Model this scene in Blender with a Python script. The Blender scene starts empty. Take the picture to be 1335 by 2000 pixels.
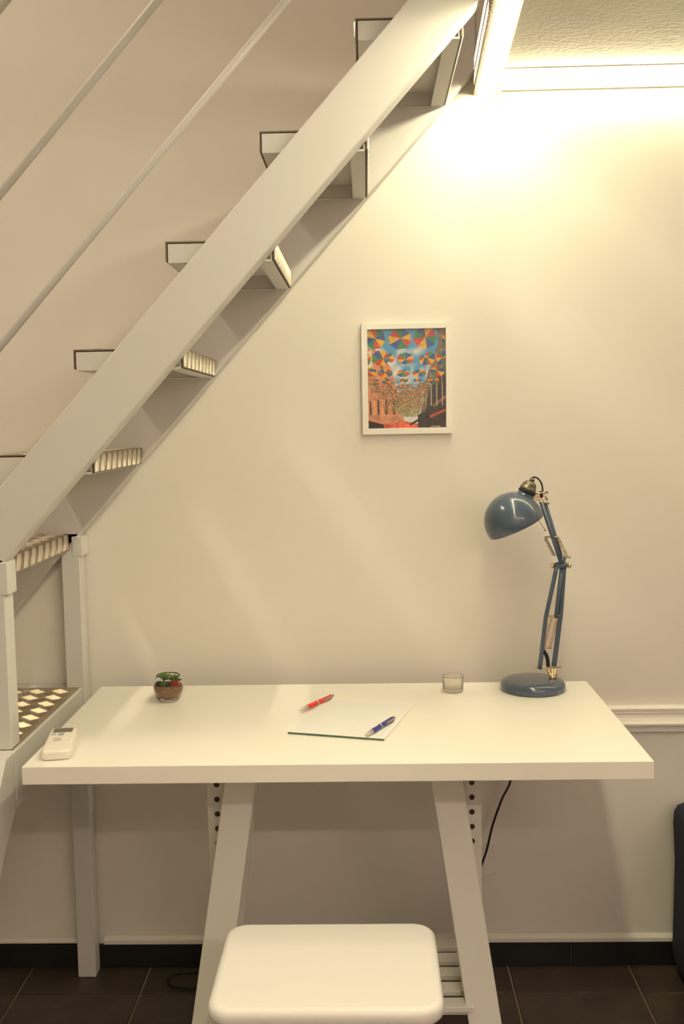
import bpy, bmesh, math, random
import numpy as np
from mathutils import Vector, Matrix
random.seed(4)
S = bpy.context.scene
COL = S.collection
PI = math.pi

# ------------------------------------------------------------------ camera
F_PX, PITCH, YAW, ROLL = 2037.6, 0.0872, 0.0243, -0.0175
cam_d = bpy.data.cameras.new('camera')
cam_d.sensor_fit = 'VERTICAL'
cam_d.sensor_height = 24.0
cam_d.lens = 24.0 * F_PX / 2000.0
cam_d.clip_start = 0.02
cam = bpy.data.objects.new('camera', cam_d)
COL.objects.link(cam)
fw = Vector((-math.sin(YAW) * math.cos(PITCH), math.cos(YAW) * math.cos(PITCH), -math.sin(PITCH)))
r0 = Vector((math.cos(YAW), math.sin(YAW), 0))
u0 = r0.cross(fw)
rt = math.cos(ROLL) * r0 + math.sin(ROLL) * u0
up = -math.sin(ROLL) * r0 + math.cos(ROLL) * u0
m = Matrix((rt, up, -fw)).transposed().to_4x4()
m.translation = Vector((0, -2.6143, 1.4166))
cam.matrix_world = m
S.camera = cam

# ------------------------------------------------------------------ world, exposure
S.view_settings.view_transform = 'Standard'
S.view_settings.look = 'None'
S.view_settings.gamma = 1
S.view_settings.use_curve_mapping = False
S.view_settings.exposure = 0.20
w = bpy.data.worlds.new('world')
S.world = w
w.use_nodes = True
w.node_tree.nodes['Background'].inputs[0].default_value = (0.5, 0.5, 0.5, 1)
w.node_tree.nodes['Background'].inputs[1].default_value = 0.02
S.cycles.use_denoising = True
S.cycles.max_bounces = 10
S.cycles.diffuse_bounces = 6
S.cycles.sample_clamp_indirect = 6
LED_COL = (1.0, 0.91, 0.60)
LED_COL_FRONT = (1.0, 0.72, 0.68)
LED_SIDE, LED_WALL, LED_FRONT = 84.0, 26.0, 86.0


def area(name, loc, size, size_y, power, color, rot=(0, 0, 0)):
    d = bpy.data.lights.new(name, 'AREA')
    d.shape = 'RECTANGLE'
    d.size, d.size_y, d.energy, d.color = size, size_y, power, color
    o = bpy.data.objects.new(name, d)
    o.location = loc
    o.rotation_euler = rot
    COL.objects.link(o)
    return o


# narrow luminaire under the upper ceiling, left of the stair
area('upper_lamp', (-2.04, -0.9, 4.05), 0.05, 1.0, 33.0, (1.0, 0.81, 0.63), (0, math.radians(-18), 0))


# ------------------------------------------------------------------ materials
def srgb(r, g, b):
    f = lambda c: (c / 255 / 12.92) if c / 255 <= 0.04045 else ((c / 255 + 0.055) / 1.055) ** 2.4
    return (f(r), f(g), f(b), 1)


def mat(name, col, rough=0.5, metal=0.0, spec=0.5, bump=0, bscale=100, var=0, vscale=8, trans=0, ior=1.45, coat=0, emis=None, estr=0):
    mt = bpy.data.materials.new(name)
    mt.use_nodes = True
    nt = mt.node_tree
    b = nt.nodes['Principled BSDF']
    c = col if len(col) == 4 else (*col, 1)
    b.inputs['Base Color'].default_value = c
    b.inputs['Roughness'].default_value = rough
    b.inputs['Metallic'].default_value = metal
    b.inputs['Specular IOR Level'].default_value = spec
    b.inputs['IOR'].default_value = ior
    b.inputs['Transmission Weight'].default_value = trans
    b.inputs['Coat Weight'].default_value = coat
    if emis:
        b.inputs['Emission Color'].default_value = (*emis, 1)
        b.inputs['Emission Strength'].default_value = estr
    if bump or var:
        tc = nt.nodes.new('ShaderNodeTexCoord')
    if bump:
        n = nt.nodes.new('ShaderNodeTexNoise')
        n.inputs['Scale'].default_value = bscale
        n.inputs['Detail'].default_value = 4
        nt.links.new(tc.outputs['Object'], n.inputs['Vector'])
        bp = nt.nodes.new('ShaderNodeBump')
        bp.inputs['Strength'].default_value = bump
        bp.inputs['Distance'].default_value = 0.002
        nt.links.new(n.outputs['Fac'], bp.inputs['Height'])
        nt.links.new(bp.outputs['Normal'], b.inputs['Normal'])
    if var:
        n = nt.nodes.new('ShaderNodeTexNoise')
        n.inputs['Scale'].default_value = vscale
        n.inputs['Detail'].default_value = 6
        nt.links.new(tc.outputs['Object'], n.inputs['Vector'])
        mx = nt.nodes.new('ShaderNodeMix')
        mx.data_type = 'RGBA'
        mx.inputs['A'].default_value = tuple(x * (1 - var) for x in c[:3]) + (1,)
        mx.inputs['B'].default_value = tuple(min(1, x * (1 + var)) for x in c[:3]) + (1,)
        nt.links.new(n.outputs['Fac'], mx.inputs['Factor'])
        nt.links.new(mx.outputs['Result'], b.inputs['Base Color'])
    return mt


M = {}
M['wall'] = mat('wall_paint', (0.78, 0.75, 0.69), 0.75, spec=0.25, bump=0.12, bscale=60, var=0.015, vscale=3)
M['ceil'] = mat('textured_plaster', (0.80, 0.77, 0.70), 0.8, spec=0.2, bump=1.0, bscale=85)
M['ceil'].node_tree.nodes['Bump'].inputs['Distance'].default_value = 0.003
M['paint'] = mat('white_metal_paint', (0.64, 0.625, 0.60), 0.38, bump=0.04, bscale=40)
M['trim'] = mat('white_trim_paint', (0.80, 0.78, 0.72), 0.45)
M['gap_shade'] = mat('painted_gap_shade', (0.03, 0.02, 0.015), 0.8)  # dark fill standing in for the shadow in the tread gaps
M['alu'] = mat('aluminium', (0.70, 0.64, 0.54), 0.30, metal=0.85)
M['plate_shade'] = mat('shaded_aluminium', (0.24, 0.19, 0.13), 0.5, metal=0.5, var=0.25, vscale=40)  # same metal as the bars; shade between them put into the colour
M['plate'] = mat('landing_aluminium', (0.42, 0.35, 0.26), 0.45, metal=0.6, var=0.2, vscale=40)  # landing sheet likewise darkened, bar-to-sheet shading put into the colour
M['bars'] = mat('landing_bars', (0.60, 0.52, 0.40), 0.42, metal=0.8)
M['aluface'] = mat('brushed_aluminium', (0.50, 0.46, 0.40), 0.45, metal=0.7, bump=0.1, bscale=30)
M['tile'] = mat('dark_floor_tile', (0.050, 0.036, 0.025), 0.33, bump=0.35, bscale=30, var=0.7, vscale=11)
M['grout'] = mat('grout', (0.24, 0.18, 0.13), 0.9, var=0.2, vscale=30)
M['skirt'] = mat('black_skirting_tile', (0.012, 0.012, 0.012), 0.4, bump=0.15, bscale=40, var=0.3, vscale=30)
M['desk'] = mat('white_laminate', (0.85, 0.83, 0.76), 0.32)
M['trestle'] = mat('white_stained_wood', (0.76, 0.74, 0.69), 0.5)
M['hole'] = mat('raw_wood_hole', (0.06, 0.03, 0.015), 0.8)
M['stool'] = mat('white_lacquer', (0.79, 0.775, 0.74), 0.4)
M['blue'] = mat('blue_grey_lacquer', (0.062, 0.090, 0.137), 0.24, coat=0.5)
M['brass'] = mat('nickel_brass', (0.62, 0.50, 0.33), 0.32, metal=1.0)
M['copper'] = mat('spring_wire', (0.70, 0.50, 0.32), 0.35, metal=1.0)
M['bronze'] = mat('dark_bronze', (0.16, 0.14, 0.10), 0.35, metal=0.8)
M['black'] = mat('black_rubber', (0.008, 0.008, 0.008), 0.5)
M['navy'] = mat('navy_fabric', (0.020, 0.023, 0.045), 0.9, bump=0.4, bscale=400)
M['plastic'] = mat('cream_plastic', (0.80, 0.76, 0.68), 0.4)
M['lcd'] = mat('grey_lcd', (0.17, 0.15, 0.12), 0.2)
M['button'] = mat('blue_grey_button', (0.30, 0.36, 0.40), 0.5)
M['bgrey'] = mat('grey_button', (0.45, 0.38, 0.30), 0.5)
M['paper'] = mat('paper', (0.84, 0.83, 0.80), 0.7)
M['line'] = mat('printed_line', (0.60, 0.62, 0.66), 0.7)
M['cover'] = mat('green_cover', (0.07, 0.13, 0.08), 0.5, var=0.5, vscale=90)
M['red'] = mat('red_plastic', (0.72, 0.03, 0.02), 0.3)
M['bluep'] = mat('blue_plastic', (0.02, 0.025, 0.25), 0.3)
M['silver'] = mat('silver_plastic', (0.62, 0.58, 0.52), 0.25, metal=0.85)
M['glass'] = mat('clear_glass', (1, 1, 1), 0.0, trans=1.0, ior=1.22)
M['milk'] = mat('milky_glass', (0.93, 0.91, 0.84), 0.12, trans=0.86, ior=1.25)
M['gravel'] = mat('brown_gravel', (0.30, 0.17, 0.09), 0.7, var=0.7, vscale=130)
M['leaf'] = mat('green_leaf', (0.09, 0.19, 0.03), 0.5, var=0.4, vscale=60)
M['darkleaf'] = mat('dark_leaf', (0.03, 0.06, 0.03), 0.5)
M['redleaf'] = mat('red_leaf', (0.50, 0.03, 0.02), 0.5)
M['white'] = mat('white_bulb', (0.8, 0.8, 0.78), 0.2)
M['wire'] = mat('copper_wire', (0.45, 0.18, 0.06), 0.5)
M['led'] = mat('led_diffuser_side', (0.9, 0.88, 0.8), 0.5, emis=LED_COL, estr=LED_SIDE)
M['ledw'] = mat('led_diffuser_wall', (0.9, 0.88, 0.8), 0.5, emis=LED_COL, estr=LED_WALL)
M['ledf'] = mat('led_diffuser_front', (0.9, 0.88, 0.8), 0.5, emis=LED_COL_FRONT, estr=LED_FRONT)


# ------------------------------------------------------------------ mesh helpers
def new():
    return bmesh.new()


def box(bm, x0, x1, y0, y1, z0, z1, bev=0.0, seg=2):
    t = bmesh.new()
    bmesh.ops.create_cube(t, size=1)
    for v in t.verts:
        v.co = Vector(((v.co.x + .5) * (x1 - x0) + x0, (v.co.y + .5) * (y1 - y0) + y0, (v.co.z + .5) * (z1 - z0) + z0))
    if bev:
        bmesh.ops.bevel(t, geom=t.edges[:], offset=bev, segments=seg, affect='EDGES', profile=0.5)
    merge(bm, t)
    return bm


def merge(bm, t, mx=None):
    if mx is not None:
        t.transform(mx)
    vm = [bm.verts.new(v.co) for v in t.verts]
    t.verts.index_update()
    for f in t.faces:
        try:
            nf = bm.faces.new([vm[v.index] for v in f.verts])
            nf.smooth = f.smooth
        except ValueError:
            pass
    t.free()


def frame_of(d):
    d = Vector(d).normalized()
    a = Vector((0, 0, 1)) if abs(d.z) < 0.9 else Vector((1, 0, 0))
    u = d.cross(a).normalized()
    return u, d.cross(u).normalized(), d


def obox(bm, p0, p1, wid, thk, side=None, bev=0.0):
    """bar from p0 to p1; wid along `side`, thk across it"""
    p0, p1 = Vector(p0), Vector(p1)
    d = (p1 - p0).normalized()
    s = Vector(side) if side else frame_of(d)[0]
    s = (s - d * s.dot(d)).normalized()
    n = d.cross(s)
    t = bmesh.new()
    bmesh.ops.create_cube(t, size=1)
    L = (p1 - p0).length
    if bev:
        for v in t.verts:
            v.co = Vector((v.co.x * wid, v.co.y * thk, v.co.z * L))
        bmesh.ops.bevel(t, geom=t.edges[:], offset=bev, segments=2, affect='EDGES', profile=0.5)
    else:
        for v in t.verts:
            v.co = Vector((v.co.x * wid, v.co.y * thk, v.co.z * L))
    c = (p0 + p1) / 2
    for v in t.verts:
        v.co = c + s * v.co.x + n * v.co.y + d * v.co.z
    merge(bm, t)
    return bm


def prism(bm, pts, y0, y1, axis='y'):
    """polygon pts (a,b) extruded; axis y: (x,z) pts; axis x: (y,z) pts; axis z: (x,y) pts"""
    def P(a, b, c):
        return {'y': (a, c, b), 'x': (c, a, b), 'z': (a, b, c)}[axis]
    A = [bm.verts.new(P(a, b, y0)) for a, b in pts]
    B = [bm.verts.new(P(a, b, y1)) for a, b in pts]
    n = len(pts)
    bm.faces.new(A)
    bm.faces.new(B[::-1])
    for i in range(n):
        bm.faces.new((A[i], B[i], B[(i + 1) % n], A[(i + 1) % n]))
    bmesh.ops.recalc_face_normals(bm, faces=bm.faces[:])
    return bm


def lathe(bm, prof, o=(0, 0, 0), ax=(0, 0, 1), n=40, close=False):
    u, v, d = frame_of(ax)
    o = Vector(o)
    rings = []
    for r, h in prof:
        if r < 1e-6:
            rings.append([bm.verts.new(o + d * h)])
        else:
            rings.append([bm.verts.new(o + d * h + (u * math.cos(2 * PI * k / n) + v * math.sin(2 * PI * k / n)) * r) for k in range(n)])
    prs = list(zip(rings, rings[1:]))
    if close:
        prs.append((rings[-1], rings[0]))
    for a, b in prs:
        if len(a) == 1 and len(b) == 1:
            continue
        for k in range(n):
            k2 = (k + 1) % n
            if len(a) == 1:
                f = bm.faces.new((a[0], b[k], b[k2]))
            elif len(b) == 1:
                f = bm.faces.new((a[k], b[0], a[k2]))
            else:
                f = bm.faces.new((a[k], b[k], b[k2], a[k2]))
            f.smooth = True
    bmesh.ops.recalc_face_normals(bm, faces=bm.faces[:])
    return bm


def tube(bm, pts, r, n=10, smooth_pts=0):
    pts = [Vector(p) for p in pts]
    if smooth_pts:
        q = []
        P = [pts[0]] + pts + [pts[-1]]
        for i in range(1, len(P) - 2):
            for k in range(smooth_pts):
                t = k / smooth_pts
                a, b, c, d = P[i - 1], P[i], P[i + 1], P[i + 2]
                q.append(0.5 * ((2 * b) + (c - a) * t + (2 * a - 5 * b + 4 * c - d) * t * t + (3 * b - a - 3 * c + d) * t ** 3))
        pts = q + [pts[-1]]
    rings = []
    u = None
    for i, p in enumerate(pts):
        d = (pts[min(i + 1, len(pts) - 1)] - pts[max(i - 1, 0)]).normalized()
        if u is None:
            u, v, _ = frame_of(d)
        else:
            u = (u - d * u.dot(d)).normalized()
            v = d.cross(u)
        rr = r(i / (len(pts) - 1)) if callable(r) else r
        rings.append([bm.verts.new(p + (u * math.cos(2 * PI * k / n) + v * math.sin(2 * PI * k / n)) * rr) for k in range(n)])
    for a, b in zip(rings, rings[1:]):
        for k in range(n):
            f = bm.faces.new((a[k], a[(k + 1) % n], b[(k + 1) % n], b[k]))
            f.smooth = True
    bm.faces.new(rings[0][::-1])
    bm.faces.new(rings[-1])
    bmesh.ops.recalc_face_normals(bm, faces=bm.faces[:])
    return bm


def helix(bm, p0, p1, R, wire, turns, seg=7):
    p0, p1 = Vector(p0), Vector(p1)
    u, v, d = frame_of(p1 - p0)
    n = turns * seg
    tube(bm, [p0 + (p1 - p0) * (i / n) + (u * math.cos(2 * PI * i / seg) + v * math.sin(2 * PI * i / seg)) * R for i in range(n + 1)], wire, 4)
    return bm


def rrect(w, d, r, n=6, cx=0, cy=0):
    pts = []
    for sx, sy, a0 in ((1, 1, 0), (-1, 1, 90), (-1, -1, 180), (1, -1, 270)):
        for k in range(n + 1):
            a = math.radians(a0 + 90 * k / n)
            pts.append((cx + sx * (w / 2 - r) + r * math.cos(a), cy + sy * (d / 2 - r) + r * math.sin(a)))
    return pts


def slab(bm, w, d, z0, z1, r, edge, n=8, cx=0, cy=0, es=5):
    """rounded-corner slab with rounded edges"""
    levels = []
    for k in range(es + 1):
        a = PI / 2 * k / es
        levels.append((edge * (1 - math.sin(a)), z0 + edge * (1 - math.cos(a))))
    for k in range(es + 1):
        a = PI / 2 * k / es
        levels.append((edge * (1 - math.cos(a)), z1 - edge * (1 - math.sin(a))))
    rings = []
    for ins, z in levels:
        rings.append([bm.verts.new((x, y, z)) for x, y in rrect(w - 2 * ins, d - 2 * ins, max(r - ins, 1e-4), n, cx, cy)])
    for a, b in zip(rings, rings[1:]):
        k = len(a)
        for i in range(k):
            f = bm.faces.new((a[i], a[(i + 1) % k], b[(i + 1) % k], b[i]))
            f.smooth = True
    bm.faces.new(rings[0][::-1])
    bm.faces.new(rings[-1])
    bmesh.ops.remove_doubles(bm, verts=bm.verts[:], dist=1e-6)
    return bm


ORG = {}


def link(name, bm, mt, parent=None, kind=None, label=None, local=False):
    """link a bmesh (world coordinates, unless local) as one object under parent"""
    if parent is not None and not local:
        bm.transform(Matrix.Translation(-ORG[parent.name]))
    me = bpy.data.meshes.new(name)
    bm.to_mesh(me)
    bm.free()
    me.materials.append(M[mt] if isinstance(mt, str) else mt)
    o = bpy.data.objects.new(name, me)
    COL.objects.link(o)
    if parent is not None:
        o.parent = parent
        ORG[o.name] = ORG[parent.name]
    else:
        ORG[o.name] = Vector((0, 0, 0))
    if kind:
        o['kind'] = kind
    if label:
        o['label'] = label
    return o


def thing(name, label, cat, loc=(0, 0, 0), rot=0, group=None):
    o = bpy.data.objects.new(name, None)
    o.empty_display_size = 0.1
    COL.objects.link(o)
    o.location = loc
    o.rotation_euler = (0, 0, rot)
    ORG[o.name] = Vector(loc)
    o['label'] = label
    o['category'] = cat
    if group:
        o['group'] = group
    return o


# ------------------------------------------------------------------ the room
XL, XR, YF, ZT = -2.2, 2.6, -4.2, 4.4
LX = 0.275                       # edge of the loft


def struct(name, bm, mt, parent=None, **k):
    return link(name, bm, mt, parent, kind='structure', **k)


wall = struct('wall_back', box(new(), XL, XR, 0.0, 0.15, -0.1, ZT), 'wall')
struct('wall_left', box(new(), XL - .15, XL, YF, 0.0, -0.1, ZT), 'wall')
struct('wall_right', box(new(), XR, XR + .15, YF, 0.0, -0.1, ZT), 'wall')
struct('wall_front', box(new(), XL, XR, YF - .15, YF, -0.1, ZT), 'wall')
struct('roof', box(new(), XL, XR, YF, 0.0, ZT, ZT + .1), 'wall')
floor = struct('floor', box(new(), XL, XR, YF, 0.0, -0.1, -0.003), 'grout')
# floor tiles, one object each, two shared meshes (whole tiles and the cut row at the wall)
T, TX, TY = 0.3105, -0.8958, -0.1383


def tile_mesh(w, d):
    bm = new()
    box(bm, 0.0025, w - 0.0025, -d + 0.0025, -0.0025, -0.02, 0.0, 0.0015, 1)
    me = bpy.data.meshes.new('tile')
    bm.to_mesh(me)
    bm.free()
    me.materials.append(M['tile'])
    return me


whole, cut = tile_mesh(T, T), tile_mesh(T, -TY)
for i in range(-4, 11):
    for j in range(-1, 12):
        o = bpy.data.objects.new('tile', cut if j < 0 else whole)
        COL.objects.link(o)
        o.parent = floor
        o.location = (TX + i * T, 0.0 if j < 0 else TY - j * T, 0)

# tile skirting: black pieces with pale joints
base = struct('baseboard_back', box(new(), XL, XR, -0.005, -0.0005, 0.0, 0.061), 'grout')
x = 0.513 - 7 * 0.42
while x < XR:
    x0, x1 = max(x, XL), min(x + 0.4175, XR)
    if x1 - x0 > 0.02:
        link('skirting_tile', box(new(), x0, x1, -0.012, -0.0005, 0.0, 0.063 + random.uniform(-.001, .001), 0.0015, 1), 'skirt', base)
    x += 0.42
# plaster ledge over the skirting
bm = new()
prism(bm, [(-0.0005, 0.063), (-0.012, 0.064), (-0.012, 0.074), (-0.004, 0.080), (-0.0005, 0.082)], -0.705, XR, 'x')
prism(bm, [(-0.0005, 0.064), (-0.006, 0.065), (-0.006, 0.070), (-0.0005, 0.076)], XL, -0.77, 'x')
struct('trim_1', bm, 'wall')
# chair rail moulding
bm = new()
prism(bm, [(-0.0005, 0.619), (-0.016, 0.619), (-0.017, 0.636), (-0.026, 0.637), (-0.027, 0.642), (-0.021, 0.648), (-0.016, 0.656), (-0.014, 0.663), (-0.017, 0.668),
           (-0.013, 0.670), (-0.013, 0.6725), (-0.017, 0.6745), (-0.017, 0.679), (-0.012, 0.682), (-0.0005, 0.684)], -0.60, XR, 'x')
struct('trim_2', bm, 'trim')

# loft over the desk; its free edge runs slightly askew of the wall's normal
SK = 0.039


def skew(bm, xmax=9):
    for v in bm.verts:
        if v.co.x < xmax:
            v.co.x += SK * v.co.y
    return bm


struct('ceiling', skew(box(new(), LX + 0.053, XR, YF, 0.0, 2.240, 2.262), 1), 'ceil')
struct('loft_floor', skew(box(new(), LX + 0.02, XR, YF, 0.0, 2.262, 2.385), 1), 'wall')
edge = struct('trim_3', skew(box(new(), LX + 0.003, LX + 0.055, YF, 0.0, 2.207, 2.262)), 'trim', label='white edge board under the loft')
link('light_baffle', skew(box(new(), LX + .0395, LX + 0.055, YF, -.0005, 2.193, 2.207, .001, 1)), 'trim', edge)  # added stop that blocks the strip's glow towards the ceiling
link('edge_plate', skew(box(new(), LX, LX + 0.003, YF, -0.0005, 2.199, 2.395)), 'aluface', edge)
struct('trim_4', box(new(), LX + 0.055, XR, -0.060, 0.0, 2.237, 2.240), 'trim')


# five-bar tread plate relief: real raised bars
def bars(bm, O, U, V, N, ulen, vlen, h=0.0285, bh=0.0014):
    O, U, V, N = Vector(O), Vector(U), Vector(V), Vector(N)
    nu, nv = int(ulen / h) + 2, int(vlen / h) + 2
    s = h / math.sqrt(2)
    for i in range(-1, nu):
        for j in range(-1, nv):
            if (i + j) % 2:
                continue
            cu, cv = i * h, j * h
            sg = 1 if j % 2 == 0 else -1
            a = (1 / math.sqrt(2), sg / math.sqrt(2))
            b = (-a[1], a[0])
            for k in range(-2, 3):
                mu, mv = cu + b[0] * k * 0.0078, cv + b[1] * k * 0.0078
                L, Wd = 0.0155, 0.0021
                if not (0.002 < mu < ulen - 0.002 and 0.002 < mv < vlen - 0.002):
                    continue
                # clip the bar to the sheet
                t0, t1 = -L, L
                for c0, ca, lim in ((mu, a[0], ulen), (mv, a[1], vlen)):
                    e0, e1 = (0.001 - c0) / ca, (lim - 0.001 - c0) / ca
                    t0, t1 = max(t0, min(e0, e1)), min(t1, max(e0, e1))
                if t1 - t0 < 0.006:
                    continue
                def P(t, w_, z):
                    return O + U * (mu + a[0] * t + b[0] * w_) + V * (mv + a[1] * t + b[1] * w_) + N * z
                lo = [bm.verts.new(P(t0, 0, 0)), bm.verts.new(P(t0 + .004, -Wd, 0)), bm.verts.new(P(t1 - .004, -Wd, 0)),
                      bm.verts.new(P(t1, 0, 0)), bm.verts.new(P(t1 - .004, Wd, 0)), bm.verts.new(P(t0 + .004, Wd, 0))]
                r0_, r1_ = bm.verts.new(P(t0 + .005, 0, bh)), bm.verts.new(P(t1 - .005, 0, bh))
                for f in ((lo[0], lo[1], r0_), (lo[1], lo[2], r1_, r0_), (lo[2], lo[3], r1_), (lo[3], lo[4], r1_), (lo[4], lo[5], r0_, r1_), (lo[5], lo[0], r0_)):
                    bm.faces.new(f)


def fold_bars(bm, O, U, V, N, ulen, vlen, pitch=.0490):
    """slanted bars of tread plate that is folded over an edge"""
    O, U, V, N = Vector(O), Vector(U), Vector(V), Vector(N)
    k = 0
    while (k + 1) * pitch < ulen - .004:
        def P(u, v, z):
            return O + U * u + V * v + N * z
        for off, w_, sl in ((0, .0052, .010), (.0085, .0052, .010), (.0170, .0052, .010), (.036, .0040, -.008)) if pitch > .03 else ((0, .006, .007),):
            a = k * pitch + .003 + off
            lo = [bm.verts.new(P(a, .001, 0)), bm.verts.new(P(a + w_, .001, 0)), bm.verts.new(P(a + w_ + sl, vlen - .001, 0)), bm.verts.new(P(a + sl, vlen - .001, 0))]
            i_ = w_ * .2
            hi = [bm.verts.new(P(a + i_, .003, .0022)), bm.verts.new(P(a + w_ - i_, .003, .0022)), bm.verts.new(P(a + w_ - i_ + sl, vlen - .003, .0022)), bm.verts.new(P(a + i_ + sl, vlen - .003, .0022))]
            bm.faces.new(hi)
            for q in range(4):
                bm.faces.new((lo[q], lo[(q + 1) % 4], hi[(q + 1) % 4], hi[q]))
        k += 1


bm = new()
fold_bars(bm, (LX - .0025, -1.6, 2.201), (0, 1, 0), (0, 0, 1), (-1, 0, 0), 1.598, 0.030, .016)
fold_bars(bm, (LX - .0025, -1.6, 2.234), (0, 1, 0), (0, 0, 1), (-1, 0, 0), 1.598, 0.032, .016)
fold_bars(bm, (LX, -1.6, 2.196), (0, 1, 0), (1, 0, 0), (0, 0, -1), 1.598, 0.017, .016)
box(bm, LX - 0.0025, LX + .0175, -1.602, -0.002, 2.196, 2.2065)
box(bm, LX - 0.0025, LX, -1.602, -0.002, 2.2065, 2.268)
link('lip', skew(bm), 'alu', edge, kind='stuff', label='diamond plate lip of the loft edge')

# ------------------------------------------------------------------ light strips
o = thing('light_strip', 'glowing warm light strip running under the loft edge beside the stair top', 'light strip', (LX + .02, -1.7, 2.207))
link('diffuser', skew(box(new(), LX + .019, LX + .038, YF + .3, -0.02, 2.189, 2.207)), 'led', o)
o = thing('light_strip', 'glowing warm light strip along the top of the wall under the loft', 'light strip', (1.4, -0.01, 2.213))
link('diffuser', box(new(), LX + .075, XR - .05, -0.036, -0.012, 2.206, 2.228), 'ledw', o)
link('backing', box(new(), LX + .065, XR - .04, -0.012, -0.0005, 2.2045, 2.237), 'trim', o)
bm = new()
tube(bm, [(LX + .034, -.03, 2.205), (LX + .045, -.035, 2.214), (LX + .058, -.03, 2.206), (LX + .072, -.015, 2.216)], .0016, 6, 4)
tube(bm, [(LX + .036, -.02, 2.204), (LX + .05, -.022, 2.196), (LX + .052, -.02, 2.186), (LX + .046, -.01, 2.178)], .0012, 6, 4)
link('wire', bm, 'wire', o, label='loose copper wires at the strip joint')
o = thing('light_strip', 'glowing warm light strip across the far end of the loft ceiling behind the viewer', 'light strip', (1.4, -3.45, 2.213))
link('diffuser', box(new(), LX + .06, XR - .05, -3.462, -3.438, 2.226, 2.240), 'ledf', o)

# ------------------------------------------------------------------ stairs
TAN = 1.1085
YO, YI = -0.560, -0.505          # outer stringer front and inner face
st = thing('staircase', 'white painted metal open staircase with diamond plate treads climbing the wall to the loft', 'staircase', (-0.9, -0.3, 0.0))


def stringer(y0, y1, zl, zu, name='stringer'):
    za = 0.762
    bm = new()
    prism(bm, [((za - zl) / TAN, za), (LX - .002, zl + TAN * (LX - .002)), (LX - .002, zu + TAN * (LX - .002)), ((za - zu) / TAN, za)], y0, y1)
    bmesh.ops.bevel(bm, geom=bm.edges[:], offset=0.002, segments=1, affect='EDGES')
    return link(name, bm, 'paint', st)


stringer(YO, YI, 1.954, 2.106)
stringer(-0.058, -0.003, 1.940, 2.095)

NT = 7
for k in range(NT):
    xn, xb = -0.008 - .1925 * k, 0.199 - .1880 * k
    zt = 2.192 - .2095 * k          # top of the frame
    zb = zt - 0.037
    y0, y1 = -0.506, -0.058
    bm = new()
    g = 0.005
    box(bm, xn + .004, xb - .036, y0, y0 + .004, zb, zt)        # end towards the room
    box(bm, xn + .004, xb - .004, y1 - .004, y1, zb, zt)        # end at the wall
    box(bm, xn + .004, xn + .008, y0 + .004, y1 - .004, zb, zt)
    box(bm, xb - .008, xb - .004, y0 + .004, y1 - .004, zb, zt)
    box(bm, xn + .008, xn + .034, y0 + .004, y1 - .004, zb, zb + .004)
    box(bm, xb - .034, xb - .008, y0 + .004, y1 - .004, zb, zb + .004)
    tube(bm, [(xn + .01, y1 - .003, zb), (xn + .08, y1 - .0035, zb + .001), (xb - .01, y1 - .003, zb)], .003, 6)
    box(bm, xn + .008, xb - .008, y0 + .004, y1 - .004, zt - .004, zt - .001)
    tr = link('tread', bm, 'paint', st)
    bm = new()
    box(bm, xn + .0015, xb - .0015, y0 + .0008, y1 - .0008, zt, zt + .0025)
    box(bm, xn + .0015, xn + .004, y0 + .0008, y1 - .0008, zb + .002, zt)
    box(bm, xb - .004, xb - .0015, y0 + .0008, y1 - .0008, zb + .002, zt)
    link('gap_shade', bm, 'gap_shade', tr, label='painted shadow of the gap under the tread plate')
    bm = new()
    zp = zt + .0025
    box(bm, xn - .001, xb + .001, y0, y1, zp, zp + .0025)
    box(bm, xn - .001, xn + .0015, y0, y1, zb + .003, zp)
    box(bm, xb - .0015, xb + .001, y0, y1, zb + .003, zp)
    link('tread_plate', bm, 'plate_shade', tr, label='plate covering of the tread, shade between its bars painted in')
    bm = new()
    bars(bm, (xn - .001, y0, zp + .0025), (1, 0, 0), (0, 1, 0), (0, 0, 1), xb - xn + .002, y1 - y0, bh=.0022)
    fold_bars(bm, (xb + .001, y0, zb + .003), (0, 1, 0), (0, 0, 1), (1, 0, 0), y1 - y0, .039)
    fold_bars(bm, (xn - .001, y0, zb + .003), (0, 1, 0), (0, 0, 1), (-1, 0, 0), y1 - y0, .039)
    link('raised_bars', bm, 'alu', tr, kind='stuff', label='bright raised bars of the tread plate')

# posts
XP = -0.722                       # right faces of posts and landing
link('post', box(new(), XP - .040, XP + .006, -0.058, -0.0135, 0.0, 1.150, .002, 1), 'paint', st)
link('bracket', box(new(), XP - .012, XP + .014, -0.060, -0.004, 1.092, 1.142, .0015, 1), 'paint', st)
link('post', box(new(), XP - .045, XP - .007, -0.560, -0.510, 0.762, 1.152, .002, 1), 'paint', st)
link('bracket', box(new(), XP - .022, XP + .001, -0.563, -0.510, 1.080, 1.146, .0015, 1), 'paint', st)
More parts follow.
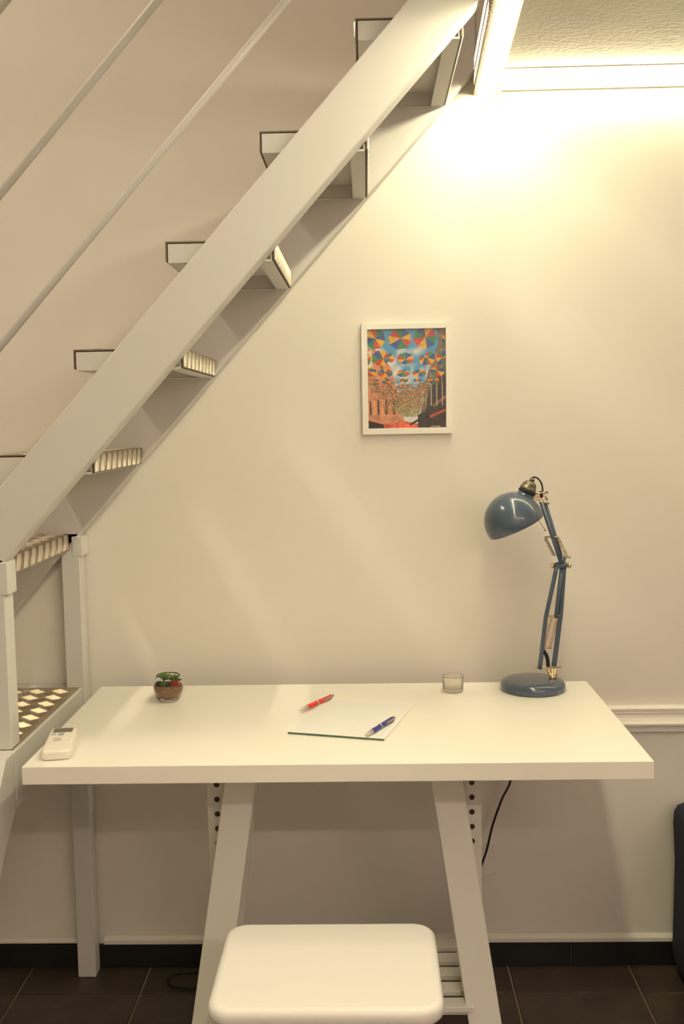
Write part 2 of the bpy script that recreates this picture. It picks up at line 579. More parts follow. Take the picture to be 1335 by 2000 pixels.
# landing
bm = new()
box(bm, XP - .045, XP, -0.562, -0.059, 0.655, 0.760, .002, 1)
box(bm, -1.45, XP - .045, -0.56, -0.505, 0.66, 0.758)
box(bm, -1.45, XP - .045, -0.055, -0.013, 0.66, 0.758)
box(bm, -1.45, -1.41, -0.505, -0.055, 0.66, 0.758)
ld = link('landing', bm, 'paint', st)
bm = new()
box(bm, -1.45, XP - .006, -0.558, -0.059, 0.7585, 0.7615)
link('landing_plate', bm, 'plate', ld)
bm = new()
bars(bm, (-1.45, -0.556, .7615), (1, 0, 0), (0, 1, 0), (0, 0, 1), 1.45 + XP - .010, .496, bh=.0024)
link('raised_bars', bm, 'bars', ld, kind='stuff', label='bright raised bars of the landing plate')
bm = new()
box(bm, XP - .045, XP - .003, -0.562, -0.06, 0.640, 0.655)
link('lower_flange', bm, 'paint', ld)
for xx in (-1.45,):
    link('post', box(new(), xx, xx + .04, -0.058, -0.0135, 0.0, .66, .002, 1), 'paint', st)
# lower flight towards the room
bm = new()
prism(bm, [(-0.560, 0.758), (-0.615, 0.759), (-1.27, 0.0), (-1.15, 0.0), (-0.640, 0.585), (-0.575, 0.640)], XP - .045, XP - .0003, 'x')
link('lower_stringer', bm, 'paint', st)
bm = new()
prism(bm, [(-0.560, 0.758), (-0.615, 0.759), (-1.27, 0.0), (-1.15, 0.0), (-0.640, 0.585), (-0.575, 0.640)], -1.45, -1.405, 'x')
link('lower_stringer', bm, 'paint', st)
for k in range(3):
    link('lower_tread', box(new(), -1.405, XP - .047, -.86 - .16 * k, -.66 - .16 * k, .545 - .19 * k, .57 - .19 * k, .002, 1), 'alu', st)
# railing: slanted square bars and newels outside the frame
for zz, hh in ((2.108 + .249, .0145), (2.634, .0165), (2.965, .0165)):
    bm = new()
    x0, x1 = -1.20, 0.60
    tube(bm, [(x0, -.557, zz + hh * .75 + TAN * x0), (x1, -.557, zz + hh * .75 + TAN * x1)], hh * .5, 16)
    link('rail', bm, 'paint', st)
link('newel', box(new(), -1.215, -1.180, -0.575, -0.540, .76, 1.70, .002, 1), 'paint', st)
link('newel', box(new(), 0.585, 0.620, -0.575, -0.540, 2.386, 3.68, .002, 1), 'paint', st)

# ------------------------------------------------------------------ table top on a trestle
DX0, DX1, DY0, DY1, DZ = -0.6675, 0.5325, -0.6855, -0.079, 0.768
tt = link('tabletop', box(new(), DX0, DX1, DY0, DY1, DZ - .035, DZ, .0012, 2), 'desk')
tt['label'] = 'long white rectangular table top carrying the lamp, notebook and pens'
tt['category'] = 'table'

XC = -0.0605
tr = thing('trestle', 'white wooden trestle with splayed legs and a slatted shelf under the table top', 'trestle', (XC, -.385, 0))
ZH = 0.700
for sx in (-1, 1):
    for sy, y0 in ((-1, -0.397), (1, -0.373)):
        def LP(z, o):
            return (XC + sx * (0.2235 + 0.137 * (0.64 - z)) + 0, y0 + sy * .26 * (ZH - z) + sy * o, z)
        bm = new()
        a, b_ = Vector(LP(0.0, 0)), Vector(LP(ZH, 0))
        # board: 68 mm wide in x, 18 mm thick, horizontal end cuts
        A = []
        for P in (a, b_):
            for dx, dy in ((-.034, -.009), (.034, -.009), (.034, .009), (-.034, .009)):
                A.append(bm.verts.new((P.x + dx, P.y + dy, P.z)))
        for f in ((3, 2, 1, 0), (4, 5, 6, 7), (0, 1, 5, 4), (1, 2, 6, 5), (2, 3, 7, 6), (3, 0, 4, 7)):
            bm.faces.new([A[i] for i in f])
        bmesh.ops.recalc_face_normals(bm, faces=bm.faces[:])
        bmesh.ops.bevel(bm, geom=bm.edges[:], offset=0.0015, segments=1, affect='EDGES')
        link('leg', bm, 'trestle', tr)
    xi, xo = sorted((XC + sx * .252, XC + sx * .3))
    up_ = link('upright', box(new(), xi, xo, -.385 - .0085, -.385 + .0085, .36, .716, .001, 1), 'trestle', tr)
    for z in (.428, .461, .494, .527, .560, .593, .626, .659):
        bm = new()
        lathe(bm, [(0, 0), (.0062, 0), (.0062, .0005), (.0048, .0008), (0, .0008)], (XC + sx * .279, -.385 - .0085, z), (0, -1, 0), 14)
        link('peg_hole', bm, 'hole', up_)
    # cheek block that holds the upright between the legs
    link('crosspiece', box(new(), XC + sx * .262 - .04, XC + sx * .262 + .04, -.388 + .0, -.382, .60, .66), 'trestle', tr)
link('top_beam', box(new(), XC - .33, XC + .33, -.420, -.350, .7165, .7325, .001, 1), 'trestle', tr)
sh = link('shelf_frame', box(new(), XC - .262, XC + .262, -.534, -.514, .178, .190, .001, 1), 'trestle', tr)
bm = new()
box(bm, XC - .285, XC - .262, -.514, -.256, .178, .190)
box(bm, XC + .262, XC + .285, -.514, -.256, .178, .190)
box(bm, XC - .285, XC + .285, -.256, -.236, .178, .190)
link('shelf_rail', bm, 'trestle', tr)
for yc in (-.279, -.341, -.403, -.465, -.527):
    link('slat', box(new(), XC - .265, XC + .265, yc - .019, yc + .019, .190, .202, .001, 1), 'trestle', tr)

# ------------------------------------------------------------------ stool
sl = thing('stool', 'white stool with a rounded rectangular seat in front of the table', 'stool', (-.080, -.885, 0))
bm = new()
slab(bm, .386, .300, .448, .480, .042, .0135, 8, -.080, -.880)
link('seat', bm, 'stool', sl)
for sx in (-1, 1):
    for sy in (-1, 1):
        bm = new()
        obox(bm, (-.080 + sx * .175, -.88 + sy * .150, 0.004), (-.080 + sx * .150, -.88 + sy * .105, .449), .034, .022, (1, 0, 0), .003)
        link('leg', bm, 'stool', sl)
for y in (-.104, .104):
    link('apron', box(new(), -.080 - .146, -.080 + .146, -.88 + y - .008, -.88 + y + .008, .395, .448), 'stool', sl)
link('step', slab(new(), .33, .12, .215, .235, .03, .008, 6, -.080, -.99), 'stool', sl)

# ------------------------------------------------------------------ desk lamp
LYc = -0.152
lamp = thing('desk_lamp', 'blue grey jointed desk lamp with a dome shade on the right of the table', 'lamp', (.390, LYc, DZ))
bm = new()
prof = [(0, 0), (.0755, 0), (.0775, .003), (.0770, .012), (.0745, .019), (.0690, .0235), (.0610, .0255), (0, .0262)]
lathe(bm, prof, (.390, LYc, DZ), n=64)
link('base', bm, 'blue', lamp)
ya, yb, yc = -.158, -.140, -.150


def V3(p, y):
    return (p[0], y, p[1])


bm = new()
lathe(bm, [(0, 0), (.009, 0), (.009, .004), (.005, .006), (.005, .022), (0, .023)], (.437, -.147, DZ + .026), n=16)
tube(bm, [(.424, -.152, .817), (.432, -.150, .800), (.437, -.148, .796)], .0035, 8)
tube(bm, [(.446, -.144, .817), (.442, -.146, .800), (.437, -.147, .796)], .0035, 8)
tube(bm, [(.428, -.153, .803), (.449, -.141, .799)], .003, 8)
link('base_joint', bm, 'brass', lamp)
link('lower_rod', tube(new(), [(.3953, -.160, .8238), (.4586, -.140, .8182)], .0022, 8), 'brass', lamp)
a1 = link('lower_arm', tube(new(), [(.4051, ya, .8187), (.4185, ya, .935), (.4234, ya, .9608), (.4451, ya, 1.0636)], .0052, 10, 5), 'blue', lamp)
link('lower_arm', tube(new(), [(.4416, yb, .8171), (.4549, yb, .9259), (.4585, yb, .9604), (.4656, yb, 1.0633)], .0062, 10, 5), 'blue', lamp)
link('lower_arm', tube(new(), [(.4452, yc, .9400), (.4584, yc, 1.0585)], .0052, 10), 'blue', lamp)
link('lever', tube(new(), [(.4120, -.152, .866), (.4215, -.152, .851), (.4255, -.150, .838), (.4265, -.150, .822)], .0045, 8, 3), 'black', lamp)
link('spring', helix(new(), (.4165, -.150, .870), (.4335, -.150, .941), .0036, .0011, 17), 'copper', lamp)
link('spring', helix(new(), (.4305, -.146, .868), (.4488, -.146, .941), .0036, .0011, 17), 'copper', lamp)
link('spring_pin', tube(new(), [(.4262, -.150, .9446), (.4545, -.146, .9444)], .0022, 8), 'brass', lamp)
link('spring_pin', tube(new(), [(.412, -.150, .869), (.436, -.146, .866)], .0022, 8), 'brass', lamp)
# elbow
bm = new()
tube(bm, [(.4430, -.150, 1.066), (.4700, -.150, 1.066)], .008, 12)
tube(bm, [(.4560, -.150, 1.066), (.4635, -.150, 1.087)], .007, 10)
link('elbow', bm, 'blue', lamp)
for xk in (.4370, .4765):
    s = -1 if xk < .45 else 1
    bm = new()
    lathe(bm, [(0, 0), (.003, 0), (.003, .006), (.0062, .007), (.0068, .012), (.004, .0145), (0, .015)], (xk - s * .010, -.150, 1.066), (s, 0, 0), 14)
    link('knob', bm, 'brass', lamp)
link('upper_arm', tube(new(), [(.4091, -.156, 1.2185), (.4565, -.156, 1.0708)], .0050, 10), 'blue', lamp)
link('upper_arm', tube(new(), [(.4211, -.143, 1.2150), (.4625, -.143, 1.0719)], .0044, 10), 'blue', lamp)
link('spring', helix(new(), (.4200, -.150, 1.131), (.4405, -.150, 1.089), .0036, .0011, 11), 'bronze', lamp)
link('spring', helix(new(), (.4500, -.148, 1.130), (.4705, -.148, 1.087), .0042, .0011, 11), 'brass', lamp)
link('spring_pin', tube(new(), [(.4185, -.150, 1.1338), (.4520, -.148, 1.1335)], .0022, 8), 'brass', lamp)
bm = new()
tube(bm, [(.4560, -.150, 1.0862), (.4800, -.148, 1.0855)], .0022, 8)
link('spring_pin', bm, 'brass', lamp)
# head
C = Vector((.3445, -.155, 1.1735))
nrm = Vector((.412, 0, -.911)).normalized()
ax = Vector((.412, 0, .911)).normalized()
R = .0695
prof = []
for k in range(25):
    t = (PI / 2 + .24) * k / 24
    prof.append((R * math.sin(t) * 1.0, -R * math.cos(t)))
rr, hh = prof[-1]
prof += [(rr - .0012, hh + .0006)]
for k in range(24, -1, -1):
    t = (PI / 2 + .24) * k / 24
    prof.append(((R - .0016) * math.sin(t), -(R - .0016) * math.cos(t)))
sh_ = link('shade', lathe(new(), prof, C, nrm, 64), 'blue', lamp)
link('shade_neck', lathe(new(), [(.024, .0635), (.0195, .0690), (.0185, .0740), (0, .0740)], C, ax, 32), 'blue', sh_)
link('collar', lathe(new(), [(0, .0735), (.0205, .0735), (.0212, .0755), (.0205, .0778), (0, .0778)], C, ax, 32), 'black', lamp)
link('socket_cap', lathe(new(), [(0, .0775), (.0195, .0775), (.0195, .0860), (.0180, .0865), (.0165, .0935), (.0120, .1000), (.0060, .1030), (0, .1032)], C, ax, 32), 'bronze', lamp)
link('grommet', lathe(new(), [(0, .1020), (.0050, .1020), (.0060, .1050), (.0060, .1090), (.0040, .1100), (0, .1100)], C, ax, 16), 'bronze', lamp)
link('bulb', lathe(new(), [(0, -.050), (.012, -.050), (.014, -.035), (.024, -.022), (.026, -.012), (.020, -.002), (0, .004)], C, nrm, 24), 'white', lamp)
bm = new()
obox(bm, (.392, -.152, 1.2300), (.4150, -.150, 1.2200), .008, .010, None, .001)
obox(bm, (.4020, -.152, 1.2300), (.4180, -.150, 1.2400), .006, .008, None, .001)
tube(bm, [(.3930, -.158, 1.2370), (.4260, -.150, 1.2410)], .0022, 8)
tube(bm, [(.4060, -.156, 1.2180), (.4290, -.148, 1.2140)], .0024, 8)
lathe(bm, [(0, 0), (.0055, 0), (.0062, .004), (.003, .006), (0, .006)], (.4200, -.150, 1.2255), (.9, 0, .3), 12)
lathe(bm, [(0, 0), (.0040, 0), (.0045, .004), (0, .005)], (.4220, -.150, 1.2410), (1, 0, .1), 12)
link('head_joint', bm, 'brass', lamp)
bm = new()
tube(bm, [(.4080, -.152, 1.2430), (.4110, -.152, 1.2280)], .0042, 8)
link('joint_core', bm, 'black', lamp)
link('switch', tube(new(), [(.3960, -.158, 1.1840), (.4186, -.158, 1.1517)], .0010, 6), 'brass', lamp)
bm = new()
lathe(bm, [(0, -.0030), (.0022, -.0022), (.0030, 0), (.0022, .0022), (0, .0030)], (.4186, -.158, 1.1517), (0, 0, 1), 12)
link('switch_ball', bm, 'brass', lamp)
gp = C + ax * .109
link('head_cable', tube(new(), [gp, (.3865, -.154, 1.2735), (.3925, -.153, 1.2765), (.4005, -.152, 1.2745), (.4080, -.151, 1.2665), (.4125, -.150, 1.2560), (.4140, -.150, 1.2420)], .0020, 8, 5), 'black', lamp)
bm = new()
tube(bm, [(.4350, -.100, DZ + .004), (.410, -.086, DZ + .004), (.385, -.066, DZ - .002), (.3650, -.045, .62), (.3517, -.040, .5076), (.3295, -.040, .4572),
          (.3060, -.040, .3906), (.2901, -.040, .3237), (.2716, -.040, .2659), (.235, -.055, .13), (.17, -.10, .006), (-.05, -.12, .005), (-.30, -.10, .005),
          (-.4531, -.1180, .005), (-.503, -.1140, .005), (-.5250, -.0816, .005), (-.5098, -.0500, .005), (-.466, -.0451, .005), (-.38, -.045, .005)], .0030, 8, 6)
link('power_cord', bm, 'black', lamp)

# ------------------------------------------------------------------ small things on the table
gl = thing('glass_holder', 'small clear glass candle holder left of the lamp base', 'glass', (.198, -.165, DZ))
bm = new()
lathe(bm, [(0, 0), (.0225, 0), (.0245, .002), (.0255, .036), (.0258, .0385), (.0248, .0385), (.0236, .036), (.0226, .0095), (.0200, .0080), (0, .0078)], (.198, -.165, DZ + .0002), n=48)
link('glass_body', bm, 'milk', gl)

pt = thing('terrarium', 'round glass bowl of succulents on brown gravel at the left of the table', 'plant', (-.4745, -.212, DZ))
O = Vector((-.4745, -.212, DZ + .0002))
bm = new()
prof = [(0, 0), (.018, 0), (.022, .002), (.030, .010), (.0352, .022), (.0365, .033), (.0345, .046), (.0290, .057), (.0262, .0605)]
inner = [(.0248, .0600), (.0275, .056), (.0328, .0455), (.0347, .033), (.0334, .0225), (.0284, .0115), (.0205, .0050), (0, .0045)]
lathe(bm, prof + inner, O, n=48)
link('bowl', bm, 'glass', pt)
bm = new()
prev = [(0, .0052), (.0200, .0056), (.0278, .0122), (.0326, .0228), (.0338, .0330), (.0325, .0370), (0, .0375)]
lathe(bm, prev, O, n=32)
for i in range(260):
    a, h = random.uniform(0, 2 * PI), random.uniform(.009, .0385)
    rr = .0322 * math.sqrt(max(0, 1 - ((h - .033) / .0335) ** 2)) - .0012 if h < .036 else random.uniform(0, .031)
    t = bmesh.new()
    bmesh.ops.create_icosphere(t, subdivisions=1, radius=random.uniform(.0014, .0026))
    merge(bm, t, Matrix.Translation(O + Vector((rr * math.cos(a), rr * math.sin(a), h))) @ Matrix.Rotation(random.uniform(0, 6), 4, 'X') @ Matrix.Diagonal((1, .75, .6, 1)))
link('gravel', bm, 'gravel', pt, kind='stuff')


def rosette(cx, cy, z, n, L, wd, tilt, mt, name):
    bm = new()
    for k in range(n):
        a = 2.4 * k
        e = tilt + (k / n) * (1.35 - tilt)
        d = Vector((math.cos(a) * math.cos(e), math.sin(a) * math.cos(e), math.sin(e)))
        p = O + Vector((cx, cy, z))
        q = p + d * L * (1 - .25 * k / n)
        tube(bm, [p, p.lerp(q, .35), p.lerp(q, .7), q], lambda t: wd * (0.35 + 1.3 * t - 1.6 * t * t) + .00005, 6)
    link(name, bm, mt, pt)


rosette(-.010, .002, .048, 16, .024, .0046, .25, 'leaf', 'succulent')
rosette(.012, .008, .044, 14, .021, .0050, .15, 'leaf', 'succulent')
rosette(-.019, -.010, .038, 14, .014, .0042, .2, 'darkleaf', 'succulent')
rosette(-.008, -.018, .037, 12, .014, .0044, .3, 'leaf', 'succulent')
rosette(.002, -.014, .036, 12, .015, .0044, .2, 'darkleaf', 'succulent')
rosette(.017, -.012, .040, 18, .013, .0042, -.1, 'redleaf', 'red_succulent')
link('stem', tube(new(), [O + Vector((-.010, .002, .030)), O + Vector((-.010, .002, .052))], .0022, 6), 'leaf', pt)

# notebook
NA = math.radians(-15.5)
nb = thing('notebook', 'open ruled notepad with a green lower edge in the middle of the table', 'notebook', (-.1726, -.4886, DZ), NA)
link('cover', box(new(), 0, .2075, -.0015, .200, .0003, .0036), 'cover', nb, local=True)
link('page', box(new(), -.0003, .2078, .0006, .262, .0003, .0042), 'paper', nb, local=True)
bm = new()
for k in range(27):
    yk = .016 + k * .0088
    box(bm, .008, .199, yk, yk + .0006, .0042, .00432)
link('ruled_lines', bm, 'line', nb, local=True, kind='stuff')


def pen(name, label, tip, end, z, body):
    tip, end = Vector(tip), Vector(end)
    ang = math.atan2(end[1] - tip[1], end[0] - tip[0])
    L = 0.142
    p = thing(name, label, 'pen', (tip[0], tip[1], z), ang)
    X = (1, 0, 0)
    r = .0052
    link('barrel', lathe(new(), [(0, .030), (.0050, .030), (.0053, .035), (.0048, .060), (.0052, .071), (.0052, .130), (0, .130)], (0, 0, r), X, 20), body, p, local=True)
    link('tip', lathe(new(), [(0, 0), (.0009, 0), (.0012, .003), (.0028, .006), (.0050, .028), (.0051, .031), (0, .031)], (0, 0, r), X, 20), 'silver', p, local=True)
    link('ring', lathe(new(), [(0, .069), (.0055, .069), (.0055, .0735), (0, .0735)], (0, 0, r), X, 20), 'silver', p, local=True)
    link('button', lathe(new(), [(0, .128), (.0047, .128), (.0047, .134), (.0032, .135), (.0032, .1410), (.0022, L), (0, L)], (0, 0, r), X, 16), 'silver', p, local=True)
    link('clip', obox(new(), (.092, -.0058, r + .0018), (.1320, -.0058, r + .0018), .0038, .0010, (0, .3, 1), .0003), 'silver', p, local=True)


pen('pen', 'red ballpoint pen with silver tip at the back left of the notepad', (-.1568, -.3485), (-.0775, -.2101), DZ + .0045, 'red')
pen('pen', 'blue ballpoint pen with silver tip on the front right corner of the notepad', (-.0111, -.5395), (.0587, -.3962), DZ + .0045, 'bluep')

# remote control
rm = thing('remote_control', 'cream air conditioner remote control on the front left corner of the table', 'remote control', (-.6130, -.6500, DZ), math.radians(9.5))
bm = new()
slab(bm, .056, .158, .0002, .0200, .012, .006, 6, 0, .079)
link('shell', bm, 'plastic', rm, local=True)
link('face_panel', slab(new(), .046, .105, .0195, .0212, .006, .0006, 5, 0, .100), 'plastic', rm, local=True)
link('display', box(new(), -.0195, .0195, .119, .148, .0210, .0216, .0003, 1), 'lcd', rm, local=True)
for x0, x1, y0, y1, mt in ((-.021, -.011, .1030, .1085, 'button'), (-.006, .005, .0965, .1125, 'button'), (.012, .020, .103, .108, 'plastic'),
                           (-.012, .004, .0620, .0660, 'bgrey'), (-.012, .002, .0740, .0790, 'bgrey'), (.009, .019, .074, .081, 'plastic')):
    link('button', box(new(), x0, x1, y0, y1, .0208, .0222, .0004, 1), mt, rm, local=True)

# ------------------------------------------------------------------ framed print on the wall
FX0, FX1, FZ0, FZ1 = -.0085, .2140, 1.3810, 1.6540
pf = thing('picture_frame', 'small white framed picture of rainbow umbrellas over a street, hanging on the wall', 'picture', ((FX0 + FX1) / 2, -.001, FZ0))
FW = .0150
ins = [(0, 0), (FW, 0), (FW, 0), ]
for a, b_, ang in (((FX0, FZ0), (FX1, FZ0), 0), ((FX1, FZ0), (FX1, FZ1), 1), ((FX1, FZ1), (FX0, FZ1), 2), ((FX0, FZ1), (FX0, FZ0), 3)):
    d = Vector((b_[0] - a[0], 0, b_[1] - a[1])).normalized()
    n_ = Vector((-d.z, 0, d.x))
    P = lambda p, t, inn, y: Vector((p[0], y, p[1])) + d * t + n_ * inn
    bm = new()
    y0, y1 = -.001, -.0175
    vs = [bm.verts.new(P(a, 0, 0, y0)), bm.verts.new(P(a, 0, 0, y1)), bm.verts.new(P(a, FW, FW, y1)), bm.verts.new(P(a, FW, FW, y0)),
          bm.verts.new(P(b_, 0, 0, y0)), bm.verts.new(P(b_, 0, 0, y1)), bm.verts.new(P(b_, -FW, FW, y1)), bm.verts.new(P(b_, -FW, FW, y0))]
    for f in ((0, 1, 5, 4), (1, 2, 6, 5), (2, 3, 7, 6), (3, 0, 4, 7), (0, 3, 2, 1), (4, 5, 6, 7)):
        bm.faces.new([vs[i] for i in f])
    bmesh.ops.recalc_face_normals(bm, faces=bm.faces[:])
    bmesh.ops.bevel(bm, geom=bm.edges[:], offset=0.0008, segments=1, affect='EDGES')
    link('frame_side', bm, 'trim', pf)

# the print: coloured per vertex on a fine flat grid
PW, PH = 200, 252
yy, xx = np.mgrid[0:PH, 0:PW].astype(float)
px, py = xx / PW * 886, yy / PH * 1115            # picture coordinates (886 x 1115)
rng = np.random.RandomState(5)


def blob(scale, seed):
    r = np.random.RandomState(seed)
    g = r.rand(int(1115 / scale) + 3, int(886 / scale) + 3)
    X, Y = px / scale, py / scale
    i, j = Y.astype(int), X.astype(int)
    fy, fx = Y - i, X - j
    return g[i, j] * (1 - fy) * (1 - fx) + g[i + 1, j] * fy * (1 - fx) + g[i, j + 1] * (1 - fy) * fx + g[i + 1, j + 1] * fy * fx


def lin(c):
    return np.array(srgb(*c)[:3])


img = np.zeros((PH, PW, 3))
sky, cloud = lin((70, 140, 185)), lin((205, 205, 200))
t = np.clip((blob(120, 1) * .6 + blob(50, 2) * .4 - .45) * 3 + (py - 300) / 500, 0, 1)[..., None]
img[:] = sky * (1 - t) + cloud * t


def poly(pts, c, var=0.0, seed=1, sc=25):
    msk = np.zeros((PH, PW), bool)
    n = len(pts)
    for i in range(n):
        (x0, y0), (x1, y1) = pts[i], pts[(i + 1) % n]
        if y0 == y1:
            continue
        cnd = ((py >= min(y0, y1)) & (py < max(y0, y1)) & (px < (py - y0) * (x1 - x0) / (y1 - y0) + x0))
        msk ^= cnd
    v = 1 + var * (blob(sc, seed)[..., None] - .5) * 2
    img[msk] = (lin(c) * v)[msk] if var else lin(c)


poly([(0, 200), (120, 250), (270, 430), (330, 720), (430, 1115), (0, 1115)], (190, 130, 100), .35, 3, 40)
poly([(0, 250), (50, 230), (60, 420), (0, 430)], (205, 190, 165), .1)
poly([(60, 200), (110, 260), (300, 700), (260, 720)], (120, 90, 65), .3, 7)
poly([(886, 0), (780, 0), (800, 160), (700, 420), (640, 640), (600, 900), (560, 1115), (886, 1115)], (110, 95, 80), .5, 4, 40)
poly([(886, 480), (790, 520), (690, 700), (650, 900), (560, 1115), (886, 1115)], (50, 47, 45), .4, 5, 30)
poly([(300, 760), (620, 700), (640, 800), (560, 980), (380, 980), (260, 860)], (150, 145, 110), .45, 6, 18)
for k in range(7):                                  # facade openings
    x0 = 20 + k * 44
    poly([(x0, 800 - k * 8), (x0 + 18, 805 - k * 8), (x0 + 22, 950), (x0, 955)], (58, 42, 32) if k % 2 == 0 else (215, 150, 105), .3, 8 + k)
poly([(0, 985), (270, 1060), (270, 1085), (0, 1015)], (200, 130, 95), .1)
poly([(0, 1015), (180, 1065), (180, 1115), (0, 1115)], (28, 24, 22), .3, 9)
poly([(180, 1060), (420, 1030), (560, 1060), (570, 1115), (180, 1115)], (205, 95, 70), .5, 10, 30)
poly([(470, 1060), (640, 960), (640, 990), (480, 1080)], (35, 30, 28), .1)
poly([(560, 960), (880, 830), (886, 1115), (560, 1115)], (46, 42, 40), .4, 11, 30)
poly([(690, 970), (886, 890), (886, 915), (700, 1000)], (165, 75, 55), .2, 12)
poly([(730, 850), (886, 740), (886, 770), (740, 880)], (130, 90, 60), .3, 13)
for k in range(4):
    poly([(640 + k * 62, 300 - k * 20), (650 + k * 62, 300 - k * 20), (660 + k * 62, 860), (646 + k * 62, 860)], (150, 135, 120), .3, 14 + k)
YE, RE, GR, BL = (232, 180, 30), (205, 60, 45), (45, 130, 80), (50, 75, 150)
SEQ = [YE, RE, GR, BL]


def umbrella(cx, cy, rx, ry, ax_, ay_, rot, start=0, mixf=.95):
    dx, dy = (px - cx) / rx, (py - cy) / ry
    th = np.arctan2(dy, dx)
    ph = (th - rot) % (2 * PI)
    wob = 1 - .10 * np.abs(np.sin((th - rot) * 4))
    msk = (dx * dx + dy * dy) < wob ** 2
    a = np.arctan2((py - ay_) / ry, (px - ax_) / rx)
    sec = (((a - rot) % (2 * PI)) / (2 * PI) * 8).astype(int) + start
    shade = .62 + .3 * blob(30, 21)
    for k in range(4):
        mk = msk & (sec % 4 == k)
        img[mk] = (lin(SEQ[k]) * shade[..., None] * mixf + img * (1 - mixf))[mk]


for u in ((95, 105, 115, 125, 95, 105, .2, 0), (370, 115, 135, 120, 380, 105, .25, 1), (650, 105, 135, 125, 655, 95, -.1, 2),
          (880, 130, 45, 70, 880, 130, .3, 0), (150, 320, 105, 90, 180, 330, .4, 3), (265, 320, 45, 55, 240, 320, .2, 1), (430, 330, 98, 68, 430, 340, .0, 1),
          (0, 330, 45, 70, 0, 330, .3, 2), (640, 350, 65, 60, 640, 330, .3, 2), (700, 330, 65, 75, 680, 330, .2, 0), (850, 330, 80, 85, 840, 330, .1, 1),
          (35, 480, 75, 48, 20, 470, .1, 0), (200, 490, 90, 52, 200, 480, .4, 3), (400, 495, 78, 42, 400, 480, .2, 1), (580, 495, 82, 42, 580, 490, .1, 2),
          (785, 480, 85, 62, 780, 470, .3, 0), (90, 590, 60, 40, 90, 585, .4, 1), (210, 580, 50, 36, 210, 575, .1, 0), (410, 575, 52, 26, 410, 570, .0, 2),
          (560, 575, 52, 24, 560, 575, .2, 3), (740, 580, 65, 42, 740, 570, .2, 1)):
    umbrella(*u)
for k in range(230):
    d = k / 230
    cy_ = 610 + 330 * d ** .8 + rng.uniform(-25, 25)
    half = 400 - 250 * d
    cx_ = 390 + rng.uniform(-1, 1) * half
    if cx_ > 690 - (cy_ - 600) * .3:
        continue
    s_ = 40 * (1 - d) + 11
    umbrella(cx_, cy_, s_ * rng.uniform(.8, 1.2), s_ * .48, cx_, cy_, rng.uniform(0, 1), rng.randint(4), .62)
# small handwritten signature stroke
sig = (np.abs(py - (1092 + 7 * np.sin(px / 7.0) * np.cos(px / 19.0))) < 3.2) & (px > 700) & (px < 815)
img[sig] = lin((180, 170, 155))
gx0, gx1, gz0, gz1 = FX0 + FW - .001, FX1 - FW + .001, FZ0 + FW - .001, FZ1 - FW + .001
me = bpy.data.meshes.new('print')
vx = (gx0 + (gx1 - gx0) * xx / (PW - 1)) - ORG[pf.name].x
vz = (gz1 - (gz1 - gz0) * yy / (PH - 1)) - ORG[pf.name].z
co = np.stack([vx, np.full_like(vx, -.0080) - ORG[pf.name].y, vz], -1).reshape(-1, 3)
idx = np.arange(PH * PW).reshape(PH, PW)
fc = np.stack([idx[1:, :-1], idx[1:, 1:], idx[:-1, 1:], idx[:-1, :-1]], -1).reshape(-1, 4)
me.from_pydata(co.tolist(), [], fc.tolist())
ca = me.color_attributes.new('print_colour', 'FLOAT_COLOR', 'POINT')
ca.data.foreach_set('color', np.concatenate([np.clip(img, 0, 1).reshape(-1, 3), np.ones((PH * PW, 1))], 1).astype(np.float32).ravel())
pm = mat('print_ink', (1, 1, 1), 0.25, coat=0.6)
an = pm.node_tree.nodes.new('ShaderNodeAttribute')
an.attribute_name = 'print_colour'
pm.node_tree.links.new(an.outputs['Color'], pm.node_tree.nodes['Principled BSDF'].inputs['Base Color'])
me.materials.append(pm)
o = bpy.data.objects.new('print', me)
COL.objects.link(o)
o.parent = pf
o['label'] = 'print of umbrellas in red, yellow, green and blue strung above a street'
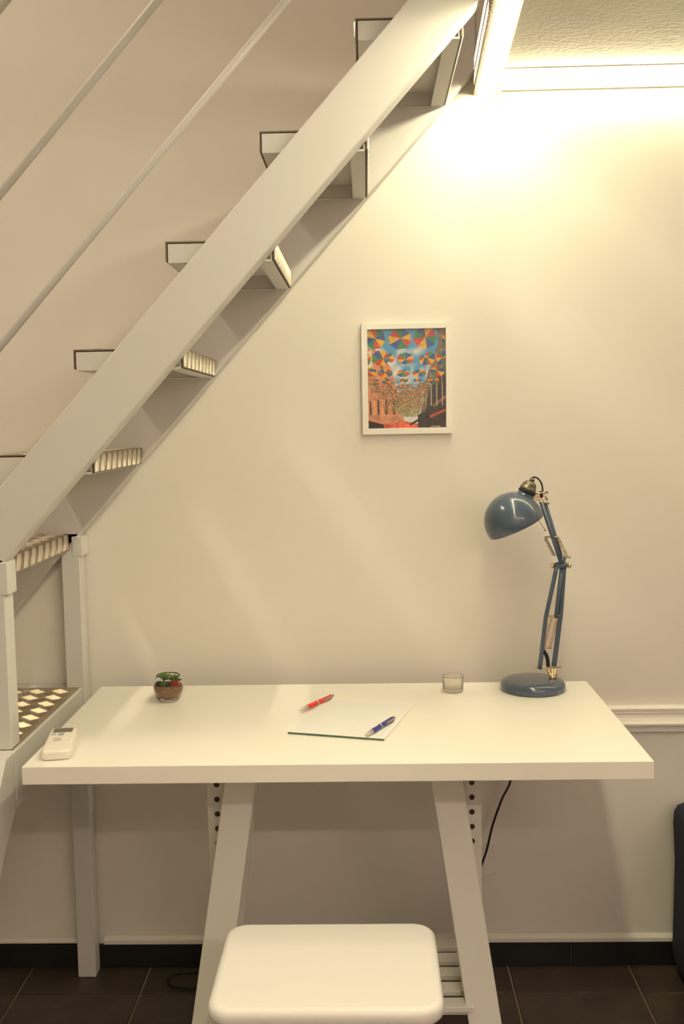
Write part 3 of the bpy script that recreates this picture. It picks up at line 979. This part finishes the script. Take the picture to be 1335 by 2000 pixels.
link('backing_board', box(new(), FX0 + .004, FX1 - .004, -.0075, -.0015, FZ0 + .004, FZ1 - .004), 'hole', pf)

# ------------------------------------------------------------------ outlet plate
ot = thing('wall_outlet', 'square white blank outlet plate low on the wall behind the trestle leg', 'outlet', (.2925, 0, .285))
link('plate', box(new(), .2580, .3170, -.006, -.0005, .2425, .3285, .0012, 1), 'trim', ot)
link('insert', box(new(), .2640, .2885, -.0075, -.006, .2560, .3150, .0006, 1), 'trim', ot)
link('insert', box(new(), .2900, .3110, -.0070, -.006, .2560, .3150, .0006, 1), 'trim', ot)

# ------------------------------------------------------------------ sofa at the right edge
so = thing('sofa', 'low dark navy fabric sofa at the right edge against the wall', 'sofa', (1.45, -.5, 0))


def cushion(x0, x1, y0, y1, z0, z1, r, bulge=0.0):
    bm = new()
    box(bm, x0, x1, y0, y1, z0, z1, r, 5)
    for f in bm.faces:
        f.smooth = True
    return bm


bm = new()
# arm: rounded top, slight waist, built as a lofted profile in x-z
prof = [(.7640, .030), (.7590, .070), (.7610, .200), (.7625, .300), (.7600, .350), (.7575, .395), (.7600, .425), (.7680, .440), (.785, .447), (.90, .447), (.925, .440), (.935, .42), (.935, .030)]
prism(bm, prof, -.90, -.035)
bmesh.ops.bevel(bm, geom=[e for e in bm.edges if abs(e.verts[0].co.y - e.verts[1].co.y) < 1e-6], offset=.012, segments=3, affect='EDGES')
link('arm', bm, 'navy', so)
link('piping', tube(new(), [(.790, -.89, .4460), (.790, -.045, .4460)], .0028, 8), 'navy', so)
link('base', cushion(.935, 2.35, -.88, -.035, .06, .24, .02), 'navy', so)
link('seat_cushion', cushion(.938, 1.64, -.90, -.20, .24, .40, .035), 'navy', so)
link('seat_cushion', cushion(1.645, 2.35, -.90, -.20, .24, .40, .035), 'navy', so)
link('backrest', cushion(.938, 2.35, -.21, -.035, .24, .44, .04), 'navy', so)
for fx in (.80, 2.30):
    for fy in (-.85, -.08):
        link('foot', box(new(), fx - .02, fx + .02, fy - .02, fy + .02, 0, .062 if fx > 1 else .032), 'black', so)
